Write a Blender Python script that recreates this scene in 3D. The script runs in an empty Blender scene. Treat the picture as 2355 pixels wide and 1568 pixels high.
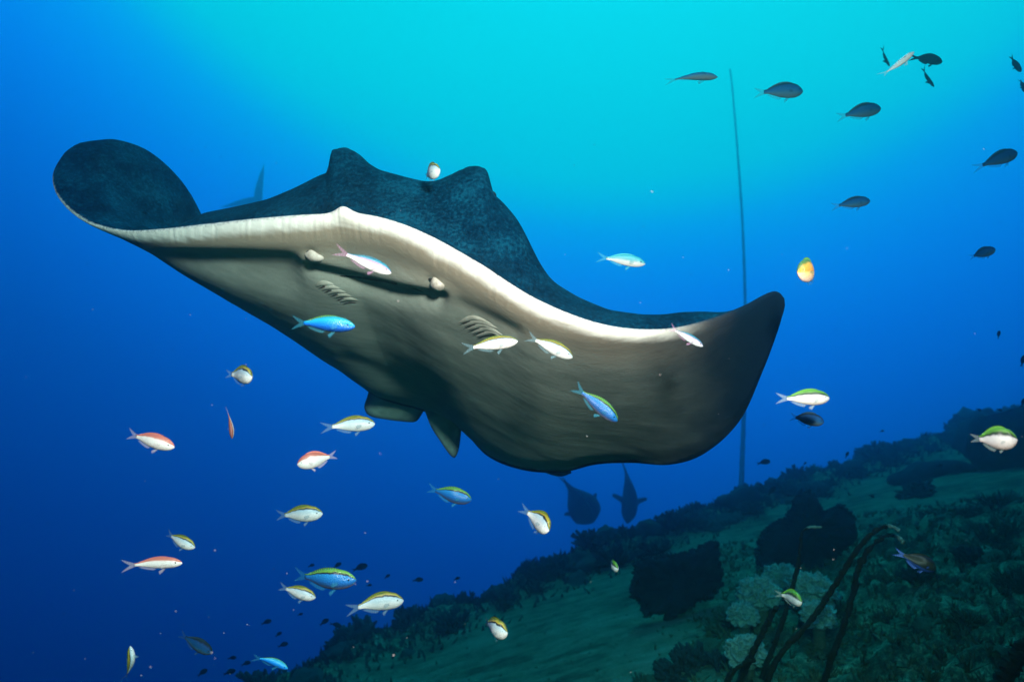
import bpy, bmesh, math, random
import numpy as np
from mathutils import Vector, Matrix, noise, Quaternion
R = math.radians
random.seed(7); np.random.seed(7)
scene = bpy.context.scene
COL = scene.collection

# ------------------------------------------------------------------ camera
F_PX, CX, CY = 2354 * 24 / 36, 1177.0, 784.0         # photo measured at 2354 x 1568
cam_d = bpy.data.cameras.new('camera'); cam_d.lens = 24; cam_d.sensor_width = 36
cam_d.clip_start = 0.02; cam_d.clip_end = 200
cam = bpy.data.objects.new('camera', cam_d); COL.objects.link(cam)
cam.location = (0, 0, 0); cam.rotation_euler = (R(90), 0, 0)
cam_d.dof.use_dof = True; cam_d.dof.focus_distance = 1.9; cam_d.dof.aperture_fstop = 3.2
scene.camera = cam

# ------------------------------------------------------------------ water light (world)
GLOW = Vector((math.sin(R(8.8)) * math.cos(R(49.6)), math.cos(R(8.8)) * math.cos(R(49.6)), math.sin(R(49.6))))
world = bpy.data.worlds.new('World'); scene.world = world; world.use_nodes = True
nt = world.node_tree; nt.nodes.clear()
def lin(c): return tuple(((v / 255) / 12.92 if v <= 10 else ((v / 255 + .055) / 1.055) ** 2.4) for v in c)
tc = nt.nodes.new('ShaderNodeTexCoord')
dot = nt.nodes.new('ShaderNodeVectorMath'); dot.operation = 'DOT_PRODUCT'; dot.inputs[1].default_value = GLOW
nt.links.new(tc.outputs['Generated'], dot.inputs[0])
ac = nt.nodes.new('ShaderNodeMath'); ac.operation = 'ARCCOSINE'; nt.links.new(dot.outputs['Value'], ac.inputs[0])
dv = nt.nodes.new('ShaderNodeMath'); dv.operation = 'DIVIDE'; dv.inputs[1].default_value = math.pi
nt.links.new(ac.outputs[0], dv.inputs[0])
ramp = nt.nodes.new('ShaderNodeValToRGB'); nt.links.new(dv.outputs[0], ramp.inputs[0])
WSTOPS = [(0, (0, 211, 222)), (33, (0, 212, 218)), (36.5, (0, 207, 218)), (38.5, (0, 188, 226)), (40.5, (0, 158, 240)), (43, (0, 140, 242)), (46, (0, 125, 240)),
          (51, (0, 104, 222)), (56, (0, 88, 198)), (61, (0, 72, 170)), (68, (0, 55, 146)), (72, (0, 45, 132)), (81, (0, 22, 100)), (92, (0, 10, 74)), (112, (0, 4, 50)), (180, (0, 3, 40))]
cr = ramp.color_ramp; cr.interpolation = 'LINEAR'
while len(cr.elements) < len(WSTOPS): cr.elements.new(0.5)
for e, (a, c) in zip(cr.elements, WSTOPS):
    e.position = a / 180; e.color = (*lin(c), 1)
bg = nt.nodes.new('ShaderNodeBackground'); bg.inputs['Strength'].default_value = 1.15
nt.links.new(ramp.outputs[0], bg.inputs['Color'])
wo = nt.nodes.new('ShaderNodeOutputWorld'); nt.links.new(bg.outputs[0], wo.inputs['Surface'])

# ------------------------------------------------------------------ sun through the water, and the photographer's strobe
sd = bpy.data.lights.new('sun', 'SUN'); sd.energy = 1.15; sd.angle = R(12); sd.color = (0.12, 0.8, 1.0)
sun = bpy.data.objects.new('sun', sd); COL.objects.link(sun)
sun.rotation_euler = (-GLOW).to_track_quat('-Z', 'Y').to_euler()
fd = bpy.data.lights.new('camera_strobe', 'SPOT'); fd.energy = 900; fd.color = (1.0, 0.41, 0.37)
fd.spot_size = R(118); fd.spot_blend = 0.65; fd.shadow_soft_size = 0.11
strobe = bpy.data.objects.new('camera_strobe', fd); COL.objects.link(strobe)
strobe.location = (0.28, 0.0, 0.58)
strobe.rotation_euler = (Vector((-0.40, 1.9, 0.25)) - strobe.location).to_track_quat('-Z', 'Y').to_euler()

scene.view_settings.view_transform = 'Standard'; scene.view_settings.look = 'None'
scene.view_settings.exposure = 0; scene.view_settings.gamma = 1
scene.render.engine = 'CYCLES'
scene.cycles.use_denoising = True
scene.cycles.volume_bounces = 2; scene.cycles.max_bounces = 6
scene.cycles.sample_clamp_indirect = 4

# ------------------------------------------------------------------ helpers
def at(px, py, d):
    return Vector(((px - CX) / F_PX * d, d, (CY - py) / F_PX * d))
def link(o, parent=None):
    COL.objects.link(o)
    if parent is not None: o.parent = parent
    return o
def tag(o, label=None, cat=None, group=None, kind=None):
    if label: o['label'] = label
    if cat: o['category'] = cat
    if group: o['group'] = group
    if kind: o['kind'] = kind
    return o
def empty(name, loc=(0, 0, 0)):
    o = bpy.data.objects.new(name, None); o.empty_display_size = 0.05; o.location = loc
    return link(o)
def mesh_np(name, verts, faces, mats=None, attrs=None, smooth=True):
    me = bpy.data.meshes.new(name)
    me.from_pydata([tuple(v) for v in verts], [], [tuple(f) for f in faces])
    if mats is not None:
        for m in (mats if isinstance(mats, (list, tuple)) else [mats]): me.materials.append(m)
    if smooth: me.polygons.foreach_set('use_smooth', [True] * len(me.polygons))
    for k, vals in (attrs or {}).items():
        a = me.attributes.new(k, 'FLOAT', 'POINT'); a.data.foreach_set('value', np.asarray(vals, dtype=np.float32))
    me.update()
    return me
def obj(name, me, parent=None):
    return link(bpy.data.objects.new(name, me), parent)
def smoothstep(a, b, x):
    t = np.clip((x - a) / (b - a), 0, 1); return t * t * (3 - 2 * t)
def catmull(xs, ys, q):
    """Catmull-Rom through (xs, ys[k]) at q; ys (n,k)"""
    xs = np.asarray(xs, float); ys = np.asarray(ys, float)
    if ys.ndim == 1: ys = ys[:, None]
    m = np.empty_like(ys)
    m[1:-1] = (ys[2:] - ys[:-2]) / (xs[2:] - xs[:-2])[:, None]
    m[0] = (ys[1] - ys[0]) / (xs[1] - xs[0]); m[-1] = (ys[-1] - ys[-2]) / (xs[-1] - xs[-2])
    q = np.clip(q, xs[0], xs[-1]); i = np.clip(np.searchsorted(xs, q, side='right') - 1, 0, len(xs) - 2)
    h = (xs[i + 1] - xs[i])[:, None]; t = ((q - xs[i])[:, None]) / h
    return ((2*t**3 - 3*t**2 + 1) * ys[i] + (t**3 - 2*t**2 + t) * h * m[i] + (-2*t**3 + 3*t**2) * ys[i+1] + (t**3 - t**2) * h * m[i+1])
def tube(pts, rad, seg=8):
    """verts, faces of a closed tapered tube along pts"""
    pts = [Vector(p) for p in pts]; n = len(pts)
    V, Fc = [], []
    t0 = (pts[1] - pts[0]).normalized(); up = Vector((0, 0, 1)) if abs(t0.z) < .9 else Vector((1, 0, 0))
    nrm = t0.cross(up).normalized()
    for i in range(n):
        t = (pts[min(i+1, n-1)] - pts[max(i-1, 0)]).normalized()
        nrm = (nrm - t * nrm.dot(t)).normalized(); b = t.cross(nrm)
        for k in range(seg):
            a = 2 * math.pi * k / seg
            V.append(pts[i] + (nrm * math.cos(a) + b * math.sin(a)) * rad[i])
    for i in range(n - 1):
        for k in range(seg):
            Fc.append((i*seg + k, i*seg + (k+1) % seg, (i+1)*seg + (k+1) % seg, (i+1)*seg + k))
    Fc.append(tuple(range(seg))[::-1]); Fc.append(tuple(range((n-1)*seg, n*seg)))
    return V, Fc
class MB:
    def __init__(s): s.V, s.F = [], []
    def add(s, V, F):
        o = len(s.V); s.V += list(V); s.F += [tuple(i + o for i in f) for f in F]
    def mesh(s, name, mat, smooth=True): return mesh_np(name, s.V, s.F, mat, smooth=smooth)

# ------------------------------------------------------------------ materials
class NT:
    """small node helper"""
    def __init__(s, name):
        s.m = bpy.data.materials.new(name); s.m.use_nodes = True; s.t = s.m.node_tree
        s.b = s.t.nodes['Principled BSDF']
    def n(s, typ, **kw):
        nd = s.t.nodes.new(typ)
        for k, v in kw.items(): setattr(nd, k, v)
        return nd
    def l(s, a, b): s.t.links.new(a, b)
    def noise(s, scale, detail=4, vec=None, rough=.55):
        nd = s.n('ShaderNodeTexNoise'); nd.inputs['Scale'].default_value = scale
        nd.inputs['Detail'].default_value = detail; nd.inputs['Roughness'].default_value = rough
        if vec is not None: s.l(vec, nd.inputs['Vector'])
        return nd
    def ramp(s, fac, stops, interp='LINEAR'):
        nd = s.n('ShaderNodeValToRGB'); c = nd.color_ramp; c.interpolation = interp
        while len(c.elements) < len(stops): c.elements.new(.5)
        for e, (p, col) in zip(c.elements, stops): e.position = p; e.color = (*col, 1)
        s.l(fac, nd.inputs[0]); return nd
    def mix(s, fac, a, b, typ='MIX'):
        nd = s.n('ShaderNodeMix', data_type='RGBA', blend_type=typ)
        for sock, v in ((nd.inputs[0], fac), (nd.inputs[6], a), (nd.inputs[7], b)):
            if isinstance(v, (int, float)): sock.default_value = v
            elif isinstance(v, tuple): sock.default_value = (*v, 1)
            else: s.l(v, sock)
        return nd.outputs[2]
    def attr(s, name):
        nd = s.n('ShaderNodeAttribute'); nd.attribute_name = name; return nd.outputs['Fac']
    def math(s, op, a, b=0.0, clamp=False):
        nd = s.n('ShaderNodeMath', operation=op, use_clamp=clamp)
        for sock, v in ((nd.inputs[0], a), (nd.inputs[1], b)):
            if isinstance(v, (int, float)): sock.default_value = v
            else: s.l(v, sock)
        return nd.outputs[0]
    def bump(s, h, strength=.4, dist=.01):
        nd = s.n('ShaderNodeBump'); nd.inputs['Strength'].default_value = strength; nd.inputs['Distance'].default_value = dist
        s.l(h, nd.inputs['Height']); s.l(nd.outputs[0], s.b.inputs['Normal']); return nd
    def base(s, v):
        if isinstance(v, tuple): s.b.inputs['Base Color'].default_value = (*v, 1)
        else: s.l(v, s.b.inputs['Base Color'])
    def rough(s, v, spec=None):
        s.b.inputs['Roughness'].default_value = v
        if spec is not None: s.b.inputs['Specular IOR Level'].default_value = spec
    def coord(s, which='Object'):
        return s.n('ShaderNodeTexCoord').outputs[which]

def mottled(name, c0, c1, scale, rough=.8, bump=.5, dist=.01, spec=.2, c2=None):
    m = NT(name); v = m.coord()
    n1 = m.noise(scale, 6, v); n2 = m.noise(scale * 4.3, 4, v)
    f = m.math('ADD', m.math('MULTIPLY', n1.outputs[0], .65), m.math('MULTIPLY', n2.outputs[0], .35))
    stops = [(.36, c0), (.62, c1)] + ([(.74, c2)] if c2 else [])
    m.base(m.ramp(f, stops).outputs[0]); m.rough(rough, spec); m.bump(f, bump, dist)
    return m.m

def ball(c, r, seg=14, sc=(1, 1, 1)):
    V, Fc = [], []
    for a in range(seg // 2 + 1):
        th = math.pi * a / (seg // 2)
        for k in range(seg):
            ph = 2 * math.pi * k / seg
            V.append(Vector(c) + Vector((r * sc[0] * math.sin(th) * math.cos(ph), r * sc[1] * math.sin(th) * math.sin(ph), r * sc[2] * math.cos(th))))
    for a in range(seg // 2):
        for k in range(seg): Fc.append((a*seg + k, a*seg + (k+1) % seg, (a+1)*seg + (k+1) % seg, (a+1)*seg + k))
    return V, Fc

# ------------------------------------------------------------------ seabed: a slope that rises to the right and breaks off along a crest
G0, GX, GY = -1.44, .207, -.157
CA = np.array((-2.5, 6.0)); CD = np.array((.8517, .5241)); CN = np.array((-.5241, .8517))
def ground_z(x, y):
    """smooth height (arrays or floats), without the fine relief"""
    s = (x - CA[0]) * CN[0] + (y - CA[1]) * CN[1]
    z = G0 + GX * x + GY * y
    z = z - np.clip(-x - 3, 0, None) * .06 - .088 * np.clip(1.2 - x, 0, 3.4)
    drop = np.clip(s, 0, None)
    z = z - 1.5 * (np.sqrt(drop ** 2 + .25) - .5) - .0 * drop
    return np.maximum(z, -13.5 + .02 * np.sin(x) )
def ground_px(px, py):
    dx, dz = (px - CX) / F_PX, (CY - py) / F_PX
    y = G0 / (dz - GX * dx - GY)
    return Vector((dx * y, y, dz * y))
def relief(x, y):
    p = Vector((x, y, 0)); s = (x - CA[0]) * CN[0] + (y - CA[1]) * CN[1]
    rough = min(1, max(0, (x - .9 - .22 * (y - 3)) / 1.2)) * min(1, max(0, (7.5 - y) / 2.0))        # rubble on the near right
    h = .05 * noise.fractal(p * .9, 1, 2, 4)
    h += .035 * noise.fractal(Vector((x * 2.2, y * 3.4, 1.5)), .9, 2, 4) * (.35 + rough)
    h += rough * (.13 * noise.fractal(p * 2.3 + Vector((7, 3, 0)), .7, 2.1, 6) + .11 * abs(noise.noise(p * 5)) + .05 * abs(noise.noise(p * 13)))
    crest = math.exp(-((s + .35) / .5) ** 2)
    h += crest * (.16 + .14 * noise.fractal(p * 1.7, .8, 2, 4))
    return h
NA, NR = 620, 190
az = np.concatenate([np.linspace(-180, -46, 80, endpoint=False), np.linspace(-46, 50, 460, endpoint=False), np.linspace(50, 180, 80, endpoint=False)])
rr = np.geomspace(.25, 25.5, NR)
V, Fc = [(0, 0, G0)], []
for r in rr:
    for a in az:
        x, y = r * math.sin(R(a)), r * math.cos(R(a))
        y = max(-9.5, y); V.append((x, y, float(ground_z(x, y)) + relief(x, y)))
for k in range(NA): Fc.append((0, 1 + k, 1 + (k + 1) % NA))
for i in range(NR - 1):
    o = 1 + i * NA
    for k in range(NA): Fc.append((o + k, o + NA + k, o + NA + (k + 1) % NA, o + (k + 1) % NA))
m = NT('seabed_sand'); oc = m.coord()
g1 = m.noise(1.1, 6, oc, .6); g2 = m.noise(7, 6, oc, .65); g3 = m.noise(45, 4, oc, .7)
mp = m.n('ShaderNodeMapping'); mp.inputs['Rotation'].default_value = (0, 0, R(28)); mp.inputs['Scale'].default_value = (1.0, 4.5, 1); m.l(oc, mp.inputs[0])
g4 = m.noise(2.2, 5, mp.outputs[0], .6)
fac = m.math('ADD', m.math('MULTIPLY', g1.outputs[0], .35), m.math('ADD', m.math('MULTIPLY', g2.outputs[0], .3), m.math('MULTIPLY', g4.outputs[0], .35)))
sand = m.ramp(fac, [(.36, (.015, .028, .016)), (.43, (.05, .075, .04)), (.50, (.14, .165, .095)), (.64, (.25, .265, .18))]).outputs[0]
sand = m.mix(m.math('MULTIPLY', g3.outputs[0], .45), sand, (.04, .08, .055))
sx = m.n('ShaderNodeSeparateXYZ'); m.l(oc, sx.inputs[0])
# overgrown rubble on the near right, turf along the crest: darker by nature
ru = m.math('SUBTRACT', m.math('SUBTRACT', sx.outputs[0], .75), m.math('MULTIPLY', m.math('SUBTRACT', sx.outputs[1], 3.0), .24))
ru = m.math('ADD', ru, m.math('MULTIPLY', m.math('SUBTRACT', g2.outputs[0], .5), 1.6))
ru = m.math('MULTIPLY', m.math('MULTIPLY', ru, 1.3, True), m.math('MULTIPLY', m.math('SUBTRACT', 7.2, sx.outputs[1]), .6, True))
turf = m.ramp(m.math('ADD', m.math('MULTIPLY', g2.outputs[0], .6), m.math('MULTIPLY', g3.outputs[0], .4)),
              [(.38, (.006, .014, .010)), (.47, (.035, .07, .04)), (.54, (.11, .17, .09)), (.64, (.26, .33, .21))]).outputs[0]
sc_ = m.math('ADD', m.math('MULTIPLY', m.math('SUBTRACT', sx.outputs[0], float(CA[0])), float(CN[0])), m.math('MULTIPLY', m.math('SUBTRACT', sx.outputs[1], float(CA[1])), float(CN[1])))
sc_ = m.math('ADD', sc_, m.math('MULTIPLY', m.math('SUBTRACT', g1.outputs[0], .5), 1.2))
cm = m.math('MULTIPLY', m.math('ADD', sc_, 1.0), 2.4, True)
m.base(m.mix(m.math('MAXIMUM', ru, cm), sand, turf)); m.rough(.95, .05)
m.bump(m.math('ADD', m.math('MULTIPLY', g2.outputs[0], .6), m.math('ADD', m.math('MULTIPLY', g3.outputs[0], .5), m.math('MULTIPLY', g4.outputs[0], .5))), 1.0, .07)
sb = obj('seabed', mesh_np('seabed', V, Fc, m.m)); tag(sb, 'sandy overgrown reef slope rising to a coral crest', 'seabed', kind='structure')

def on_ground(x, y): return Vector((x, y, float(ground_z(x, y)) + relief(x, y)))
def pix_ground(px, py):
    p = ground_px(px, py); return on_ground(p.x, p.y)

# ------------------------------------------------------------------ corals
CORAL_DARK = mottled('dark_coral', (.010, .016, .018), (.035, .05, .045), 18, .9, .8, .02, .1)
CORAL_MID = mottled('olive_coral', (.012, .028, .018), (.07, .11, .06), 22, .9, .8, .02, .1, (.20, .27, .17))
CORAL_PALE = mottled('leather_coral', (.08, .20, .16), (.30, .50, .42), 60, .85, 1.0, .03, .15, (.60, .82, .72))
STALK = mottled('coral_stalk', (.03, .05, .035), (.08, .11, .07), 18, .9, .5, .012, .1)
FAN = mottled('sea_fan', (.006, .009, .014), (.018, .024, .03), 14, .9, .9, .03, .05)
WHIP = mottled('sea_whip', (.004, .004, .002), (.020, .018, .008), 90, .85, .9, .008, .1, (.10, .085, .04))
WHIP_TIP = mottled('sea_whip_tip', (.05, .08, .06), (.18, .22, .18), 60, .8, .6, .004, .15)
def bush_mesh(name, seed, mat, n=70, spread=1.0, thick=.035, flat=.75):
    """unit-size branching colony: stubby forked branches from a lumpy base"""
    rnd = random.Random(seed); b = MB()
    for i in range(n):
        a = rnd.uniform(0, 2 * math.pi); e = math.asin(rnd.uniform(.05, 1)) ; L = rnd.uniform(.55, 1) * (1 if i % 5 else 1.15)
        d = Vector((math.cos(a) * math.cos(e), math.sin(a) * math.cos(e), math.sin(e) * flat + .15)).normalized()
        base = Vector((d.x * .25 * spread, d.y * .25 * spread, .02))
        p = [base]; q = base.copy()
        for k in range(3):
            d2 = (d + Vector((rnd.gauss(0, .22), rnd.gauss(0, .22), rnd.gauss(.08, .2)))).normalized()
            q = q + d2 * L * .25; p.append(q.copy())
        b.add(*tube(p, [thick * 1.4, thick * 1.15, thick, thick * .45], 5))
        for k in range(2):
            st = p[rnd.choice((1, 2))]; d3 = (d + Vector((rnd.gauss(0, .6), rnd.gauss(0, .6), rnd.gauss(.2, .4)))).normalized()
            b.add(*tube([st, st + d3 * .12 * L, st + d3 * .24 * L + Vector((0, 0, .03))], [thick * .9, thick * .8, thick * .35], 5))
    # lumpy base
    V, Fc = ball((0, 0, .05), .45, 14, (1, 1, .5))
    V = [v * (1 + .3 * noise.noise(v * 4 + Vector((seed, 0, 0)))) for v in V]; b.add(V, Fc)
    return b.mesh(name, mat)
def lump_mesh(name, seed, mat, flat=.6):
    V, Fc = ball((0, 0, 0), 1, 26, (1, 1, flat))
    V = [v * (1 + .38 * noise.fractal(v * 1.6 + Vector((seed * 3.1, 0, 0)), .9, 2, 4) + .10 * abs(noise.noise(v * 6 + Vector((0, seed, 0))))) for v in V]
    return mesh_np(name, V, Fc, mat)
BUSH = [bush_mesh('branching_coral', k, CORAL_DARK if k < 4 else CORAL_MID, 64 + 10 * (k % 3), thick=(.085 if k % 2 else .06) if k < 4 else (.05 if k % 2 else .035)) for k in range(7)]
LUMP = [lump_mesh('coral_head', k, CORAL_DARK if k < 2 else CORAL_MID) for k in range(5)]
rnd = random.Random(3)
def place(name, me, p, s, label, cat, group, tilt=.25):
    o = obj(name, me); o.location = p; o.scale = (s * rnd.uniform(.8, 1.25), s * rnd.uniform(.8, 1.2), s * rnd.uniform(.75, 1.2))
    o.rotation_euler = (rnd.gauss(0, tilt), rnd.gauss(0, tilt), rnd.uniform(0, 6.28)); tag(o, label, cat, group); return o
# fringe on the crest
k = 0; t = -4.2
while t < 17.0:
    c = CA + CD * t; off = -.40 + rnd.uniform(-.55 - .25 * max(0, 2 - t) / 3, .3)
    x, y = c[0] + CN[0] * off, c[1] + CN[1] * off
    far = .8 + .05 * t; s = rnd.uniform(.16, .34) * (1.35 if rnd.random() < .18 else 1) * min(1, .72 + .03 * (t + 4))
    p = on_ground(x, y) - Vector((0, 0, .05))
    if k % 3 == 2:
        place('coral_head', LUMP[rnd.randrange(2)], p, s * .8, 'dark rounded coral head in the fringe along the reef crest', 'coral', 'coral heads along the reef crest')
    else:
        place('branching_coral', BUSH[rnd.randrange(4)], p, s, 'dark bushy coral in the fringe along the reef crest', 'coral', 'bushy corals along the reef crest')
    t += rnd.uniform(.10, .24); k += 1
# overgrown rubble slope on the near right
spots = [(2140,1185,.16),(2180,1210,.2),(2230,1190,.2),(2290,1165,.24),(2335,1140,.3),(2270,1240,.22),(2335,1225,.26),(2190,1265,.16),(2140,1240,.14),(2240,1290,.18),
 (2310,1300,.24),(2100,1330,.14),(2165,1335,.16),(2030,1300,.13),(2060,1350,.15),(2010,1360,.14),(2220,1350,.15),(2345,1360,.2),(2110,1390,.14),(2190,1400,.15),(2280,1400,.16),
 (2040,1420,.13),(2140,1450,.13),(2230,1460,.14),(2340,1460,.16),(2000,1470,.13),(2090,1500,.12),(2180,1520,.13),(2290,1530,.13),(2030,1545,.12),(1975,1540,.12),(2120,1560,.12),
 (1700,1430,.2),(1660,1450,.17),(1640,1490,.2),(1600,1520,.17),(1560,1545,.18),(1520,1555,.16),(1660,1530,.15),(1480,1565,.13),(1900,1480,.14),(1930,1420,.13),(1950,1340,.12),(1985,1290,.1)]
for i, (px, py, s) in enumerate(spots):
    p = pix_ground(px, py) - Vector((0, 0, .04))
    if i % 3 == 1:
        place('coral_head', LUMP[2 + rnd.randrange(3)], p, s * .62, 'olive knobbly coral head on the rubble slope beside the sea whips', 'coral', 'coral heads on the rubble slope')
    else:
        place('branching_coral', BUSH[3 + rnd.randrange(4)], p, s, 'small olive branching coral on the rubble slope beside the sea whips', 'coral', 'branching corals on the rubble slope', .35)
for (px, py, s, lab) in ((2110, 1140, .2, 'lone dark bushy coral under the long ledge on the sand'), (1985, 1075, .16, 'small dark bushy coral on the sand behind the long ledge'),
                         (1500, 1270, .26, 'dark bushy coral on the sand just behind the flat-topped sea fan'), (1720, 1190, .2, 'low dark bushy coral on the sand behind the peaked sea fan')):
    place('branching_coral', BUSH[rnd.randrange(4)], pix_ground(px, py), s, lab, 'coral', 'bushy corals on the sand')
# a long dark ledge and a block lying on the upper sand
def ledge(pix, r, label, name='rock_ledge'):
    P = [pix_ground(*p) + Vector((0, 0, .03)) for p in pix]; n = 26
    q = catmull(np.linspace(0, 1, len(P)), np.array([tuple(p) for p in P]), np.linspace(0, 1, n))
    rad = [r * (.25 + .9 * math.sin(math.pi * (i + .6) / n) ** .7) for i in range(n)]
    V, Fc = tube([Vector(x) for x in q], rad, 14)
    V = [v + Vector((noise.noise(v * 3), noise.noise(v * 3 + Vector((9, 0, 0))), noise.noise(v * 3 + Vector((0, 9, 0))))) * r * .55 for v in V]
    o = obj(name, mesh_np(name, V, Fc, FAN)); tag(o, label, 'rock'); return o
ledge([(2040, 1118), (2090, 1115), (2140, 1100), (2190, 1085), (2240, 1078)], .15, 'long dark rock ledge lying on the upper sand below the crest')
ledge([(2290, 1075), (2330, 1062), (2380, 1050)], .55, 'large dark boulder on the upper sand beside the coral crest', 'boulder')
# dark sea fans standing up from the sand: ragged plates of fused branches
def sea_fan(name, outline, base_px, label, thick=.05, seed=1):
    b = pix_ground(*base_px); d = b.y
    o = np.array(outline, float); n = 150
    s = np.concatenate([[0], np.cumsum(np.linalg.norm(np.diff(np.vstack([o, o[:1]]), axis=0), axis=1))])
    q = catmull(s, np.vstack([o, o[:1]]), np.linspace(0, s[-1], n, endpoint=False)); c = q.mean(axis=0)
    for i in range(n):
        dr = (q[i] - c) / np.linalg.norm(q[i] - c); q[i] += dr * (6 * noise.noise(Vector((i * .33, seed, 0))) + 5 * noise.noise(Vector((i * 1.1, seed, 5))))
    root = empty(name, b); tag(root, label, 'sea fan', 'dark sea fans standing on the sand')
    V, Fc = [], []; rings = (1, .96, .85, .68, .48, .25)
    for side in (1, -1):
        for k in rings:
            for w in q:
                u = c + (w - c) * k; P = at(u[0], u[1], d)
                wob = .10 * noise.noise(Vector((u[0] * .012, u[1] * .012, seed))) + .035 * noise.noise(Vector((u[0] * .06, u[1] * .06, seed)))
                V.append(P + Vector((0, 1, 0)) * (wob - side * thick * (1 - k ** 6) ** .5 - .25 * (b.z - P.z)) - b)
    R_ = len(rings)
    for side in range(2):
        o_ = side * R_ * n
        for a in range(R_ - 1):
            for k in range(n):
                f = (o_ + a*n + k, o_ + a*n + (k+1) % n, o_ + (a+1)*n + (k+1) % n, o_ + (a+1)*n + k); Fc.append(f if side else f[::-1])
        cap_ = tuple(range(o_ + (R_-1)*n, o_ + R_*n)); Fc.append(cap_ if side else cap_[::-1])
    for k in range(n): Fc.append((k, (k+1) % n, R_*n + (k+1) % n, R_*n + k))
    obj('fan_blade', mesh_np('fan_blade', V, Fc, FAN), root)
    # free branchlets round the edge
    bb = MB(); rr_ = random.Random(seed)
    for i in range(0, n, 2):
        w = q[i]; dr = (w - c) / np.linalg.norm(w - c)
        p0 = at(*(c + (w - c) * .93), d) - b; p1 = at(*(w + dr * rr_.uniform(2, 7)), d) - b
        p0.y += .25 * p0.z; p1.y += .25 * p1.z
        bb.add(*tube([p0, (p0 + p1) / 2 + Vector((rr_.gauss(0, .01), rr_.gauss(0, .02), 0)), p1], [.025, .018, .006], 5))
    obj('fan_branch', bb.mesh('fan_branch', FAN), root)
    st = [Vector((0, 0, -.05)), Vector((.01, 0, .05)), at(*(c + (np.array(base_px) - c) * .6), d) - b]
    obj('stem', mesh_np('fan_stem', *tube(st, [.06, .045, .03], 8), FAN), root)
sea_fan('sea_fan', [(1462, 1325), (1475, 1300), (1520, 1290), (1570, 1285), (1610, 1275), (1658, 1258), (1662, 1300), (1665, 1340), (1645, 1370), (1600, 1385), (1550, 1412), (1520, 1408), (1480, 1412), (1475, 1385), (1455, 1375)],
        (1540, 1418), 'dark ragged sea fan standing alone on bare sand, flat-topped', seed=2)
sea_fan('sea_fan', [(1745, 1270), (1760, 1230), (1800, 1205), (1830, 1185), (1845, 1150), (1865, 1140), (1890, 1150), (1905, 1185), (1950, 1170), (1975, 1195), (1970, 1235), (1935, 1270), (1900, 1300), (1850, 1315), (1790, 1310), (1745, 1295)],
        (1850, 1318), 'larger dark sea fan with a peaked crown, behind the sea whips', seed=5)
# leather corals: stalk under a ruffled, folded cap
def leather(px, py, wpx, hpx, label, seed, base_py):
    b = pix_ground(px, base_py); d = b.y; k = d / F_PX; top = at(px, py, d)
    root = empty('leather_coral', b); tag(root, label, 'soft coral', 'pale leather corals at the foot of the sea whips')
    Rr = wpx * k / 2; H = hpx * k / 2; rn = random.Random(seed)
    cap = MB()
    for i in range(34):                                           # ruffled petals round a dome
        a = i * 2.4; e = math.asin(1 - (i + .5) / 34 * 1.15)
        dr = Vector((math.cos(a) * math.cos(e), math.sin(a) * math.cos(e), math.sin(e)))
        c = Vector((dr.x * Rr * .72, dr.y * Rr * .6, dr.z * H * .8)); pr = Rr * rn.uniform(.26, .40)
        qz = (dr + Vector((rn.gauss(0, .25), rn.gauss(0, .25), .35))).normalized().to_track_quat('Z', 'Y'); ph = rn.uniform(0, 6)
        V, Fc = [], []; nr, na = 6, 26
        for side in (0, 1):
            for r_ in range(nr):
                f = (r_ + .2) / (nr - .8)
                for j in range(na):
                    t_ = 2 * math.pi * j / na
                    z = pr * (.55 * f * f + f ** 2 * (.22 * math.sin(t_ * 4 + ph) + .12 * math.sin(t_ * 7 + ph * 2))) - side * (.012 * (1 - f) + .007)
                    rr2 = pr * f * (1 + .12 * math.sin(t_ * 3 + ph))
                    V.append((top - b) + c + qz @ Vector((rr2 * math.cos(t_), rr2 * math.sin(t_), z)))
        for side in (0, 1):
            o_ = side * nr * na
            for r_ in range(nr - 1):
                for j in range(na):
                    f4 = (o_ + r_*na + j, o_ + r_*na + (j+1) % na, o_ + (r_+1)*na + (j+1) % na, o_ + (r_+1)*na + j); Fc.append(f4[::-1] if side else f4)
            cp = tuple(range(o_, o_ + na)); Fc.append(cp if not side else cp[::-1])
        for j in range(na): Fc.append(((nr-1)*na + j, (nr-1)*na + (j+1) % na, nr*na + (nr-1)*na + (j+1) % na, nr*na + (nr-1)*na + j))
        cap.add(V, Fc)
    V, Fc = ball((0, 0, 0), 1, 18, (Rr * .72, Rr * .6, H * .8)); cap.add([v + top - b for v in V], Fc)
    obj('cap', cap.mesh('leather_cap', CORAL_PALE), root)
    tb = top - b
    V, Fc = tube([Vector((0, 0, -.06)), tb * .35 + Vector((.01, 0, 0)), tb * .75, tb + Vector((0, 0, H * .3))], [Rr * .5, Rr * .38, Rr * .42, Rr * .6], 16)
    V = [v + Vector((noise.noise(v * 14), noise.noise(v * 14 + Vector((3, 0, 0))), 0)) * .02 for v in V]
    obj('stalk', mesh_np('leather_stalk', V, Fc, STALK), root)
leather(1745, 1372, 105, 80, 'pale frilly leather coral beside the short stubby sea whip', 1, 1450)
leather(1708, 1418, 75, 60, 'small pale leather coral crowding under the larger frilly one', 7, 1475)
leather(1862, 1362, 115, 75, 'pale ruffled leather coral with a broad cap between two sea whips', 3, 1440)
leather(1800, 1330, 95, 45, 'dim leather coral at the foot of the peaked sea fan', 5, 1375)
leather(1880, 1420, 80, 70, 'tattered pale leather coral under the broad ruffled cap', 11, 1480)
leather(1715, 1505, 95, 85, 'rounded pale leather coral lowest on the slope', 9, 1560)
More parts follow.
